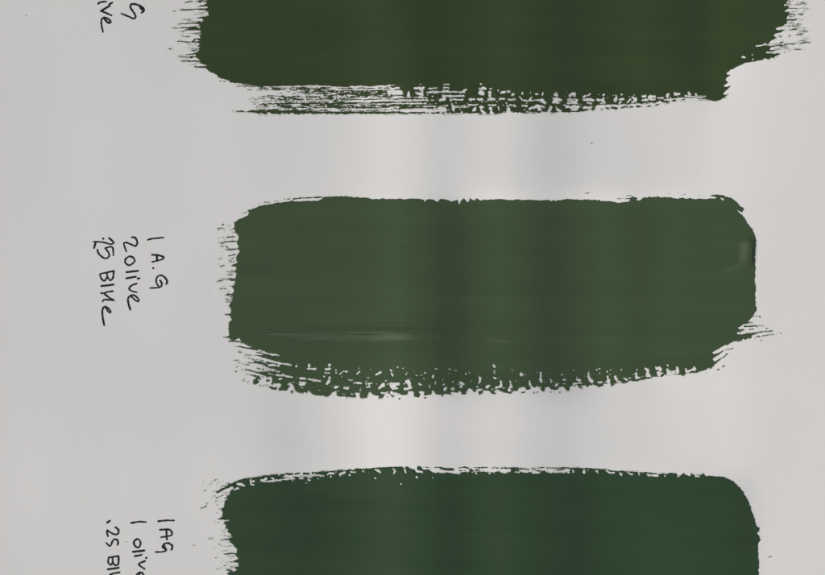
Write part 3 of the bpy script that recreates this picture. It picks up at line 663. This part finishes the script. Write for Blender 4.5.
def note(label, lines, wid):
    allp = [p for l in lines for st in l for p in st]
    ox = (min(p[0] for p in allp) + max(p[0] for p in allp)) / 2; oy = (min(p[1] for p in allp) + max(p[1] for p in allp)) / 2
    org = (wx(ox), wy(oy), 0)
    e = empty("handwritten_note", org, label, "handwriting", "handwritten mixing notes beside the swatches")
    for l in lines:
        xs = [p[0] for st in l for p in st]; ys = [p[1] for st in l for p in st]
        G = Field(min(xs) - 4, min(ys) - 4, max(xs) + 4, max(ys) + 4, .28)
        G.warp(.10, 1.6, 51)
        for st in l:
            P = smooth([(a, b) for a, b, _ in st])
            n = len(P)
            ww = [wid * (1 + .10 * math.sin(k * 1.3 + st[0][0]) - (.22 * (k / max(n - 1, 1)) if n > 6 else 0)) for k in range(n)]
            if len(st) == 1: ww = [wid * 1.15]
            G.stroke([(p[0], p[1], w_) for p, w_ in zip(P, ww)], 1, mod=.07)
        lb = np.zeros((G.ny - 1, G.nx - 1), int)
        build_mesh("text_line", G, lb, 0, lambda x, y, f: paper_z(x, y) + .09 + .02 * np.clip(f, 0, .5), org, M_ink, e)
    return e
T1 = Z(80, 0, 10.26); T2 = Z(85, 225); T3 = Z(85, 270); T4 = Z(90, 505)
note("black handwriting beside the darkest olive swatch, ending in G and ive", [
    T1.marks("632,128 655,105 640,75 590,50 545,40 520,52 520,82 545,120 570,160 565,183 545,190 500,170 425,140;620,78 642,100"),
    T1.marks("190,42 212,24 275,18;305,45 332,30;302,65 220,115;220,115 270,135 325,160;248,188 285,232 308,236 316,222 300,203 262,182 236,188 222,220 226,270 240,332")], 2.15)
note("black handwriting beside the mid green swatch, reading 1 A.G, 2 olive, .25 Blue", [
    T2.marks("520,122 560,112 648,104;553,245 600,248 640,260 648,270 630,284 590,294 555,304;590,244 594,295;562,355;668,486 675,460 650,425 615,414 590,435 588,475 606,504;618,456 633,482 624,506 598,515 536,518"),
    T2.marks("390,102 415,105 432,140 420,172 385,162 345,146 323,152 333,190 343,218;400,270 370,258 338,280 335,310 365,332 400,312 412,288 395,262;345,388 438,377;345,438 420,425;436,440 448,437;425,482 390,495 365,522 385,542 428,553")
    + T3.marks("375,326 360,275 357,235 378,210 410,210 440,238 441,258 418,250 390,225 374,212"),
    T2.marks("155,113;203,108 228,130 240,148 212,158 150,142 75,138;92,150 82,190;108,205 122,240 165,274 198,264 203,235 172,192;172,192 200,182 232,186 238,250;165,395 240,378;240,378 236,430 214,455 192,430 185,395;187,430 165,458 140,440 131,405 165,395;140,502 238,490")
    + T3.marks("") + Z(95, 280, 11.5).marks("210,130 150,137 108,153;108,153 160,195 218,231;222,233 150,227 112,226 95,246;82,151;112,520 95,420 92,350 110,310 145,315 180,350 185,375 160,365 140,335 130,315")], 1.98)
note("black handwriting beside the bluish green swatch, reading 1AG, 1 olive, .25 Blue", [
    T4.marks("562,135 625,128 688,130;575,205 650,205 672,235 655,255 580,266;625,205 630,285;668,368 674,338 640,315 606,325 596,350 625,372 598,386 538,388;606,340 622,368"),
    T4.marks("340,148 400,138 458,140;385,278 360,305 372,338 398,350 415,322 408,290 385,278;355,385 445,375;370,420 425,410;462,436;450,462 400,487 448,525;445,590 432,562 410,555 384,572 376,610 392,660;410,555 400,600 440,592"),
    T4.marks("145,142 165,128;212,182 238,210 225,240 190,235 145,208;145,208 142,225 150,255;228,326 232,298 210,279 188,295 168,336 135,308;160,430 235,418;235,420 235,480 212,495 190,470 188,425;190,470 175,490 152,470 155,430;150,527 235,515;243,553 190,562 165,572;165,572 235,620;238,622 175,620 150,640")], 2.05)

# ------------------------------------------------------------------ stray specks
def speck(name, label, P, mat):
    x, y = P[0][0], P[0][1]
    G = Field(x - 6, y - 6, x + 8, y + 6, .2); G.warp(.3, 1.2, int(x))
    G.stroke(P, 1, mod=.3)
    org = (wx(x), wy(y), 0)
    o = build_mesh(name, G, np.zeros((G.ny - 1, G.nx - 1), int), 0, lambda a, b, f: paper_z(a, b) + .06 + .25 * np.clip(f, 0, 1), (org[0], org[1], 0), mat)
    o.location = org
    o["label"] = label; o["category"] = "speck"; o["group"] = "stray specks on the paper"
speck("paint_speck", "tiny dark speck on bare paper between the olive and mid green swatches", [(592, 143, 1.3), (592.4, 143.3, 1.0)], M_speck)
speck("dust_fleck", "small grey smudge on the paper past the nibs of the bluish swatch", [(766.5, 556.5, .8), (769, 555, 1.3)], M_fleck)
speck("dust_fleck", "grey dash on the paper between the 1AG note and the bluish swatch", [(192, 546, .6), (195, 545.5, .8)], M_fleck)
speck("dust_fleck", "faint round dot below the 1 of the 1 olive line", [(126.5, 541.8, 1.5)], M_fleck)
speck("dust_fleck", "faint pale dot alone near the corner, left of the ive writing", [(27.5, 16.2, 1.4)], M_fleck)
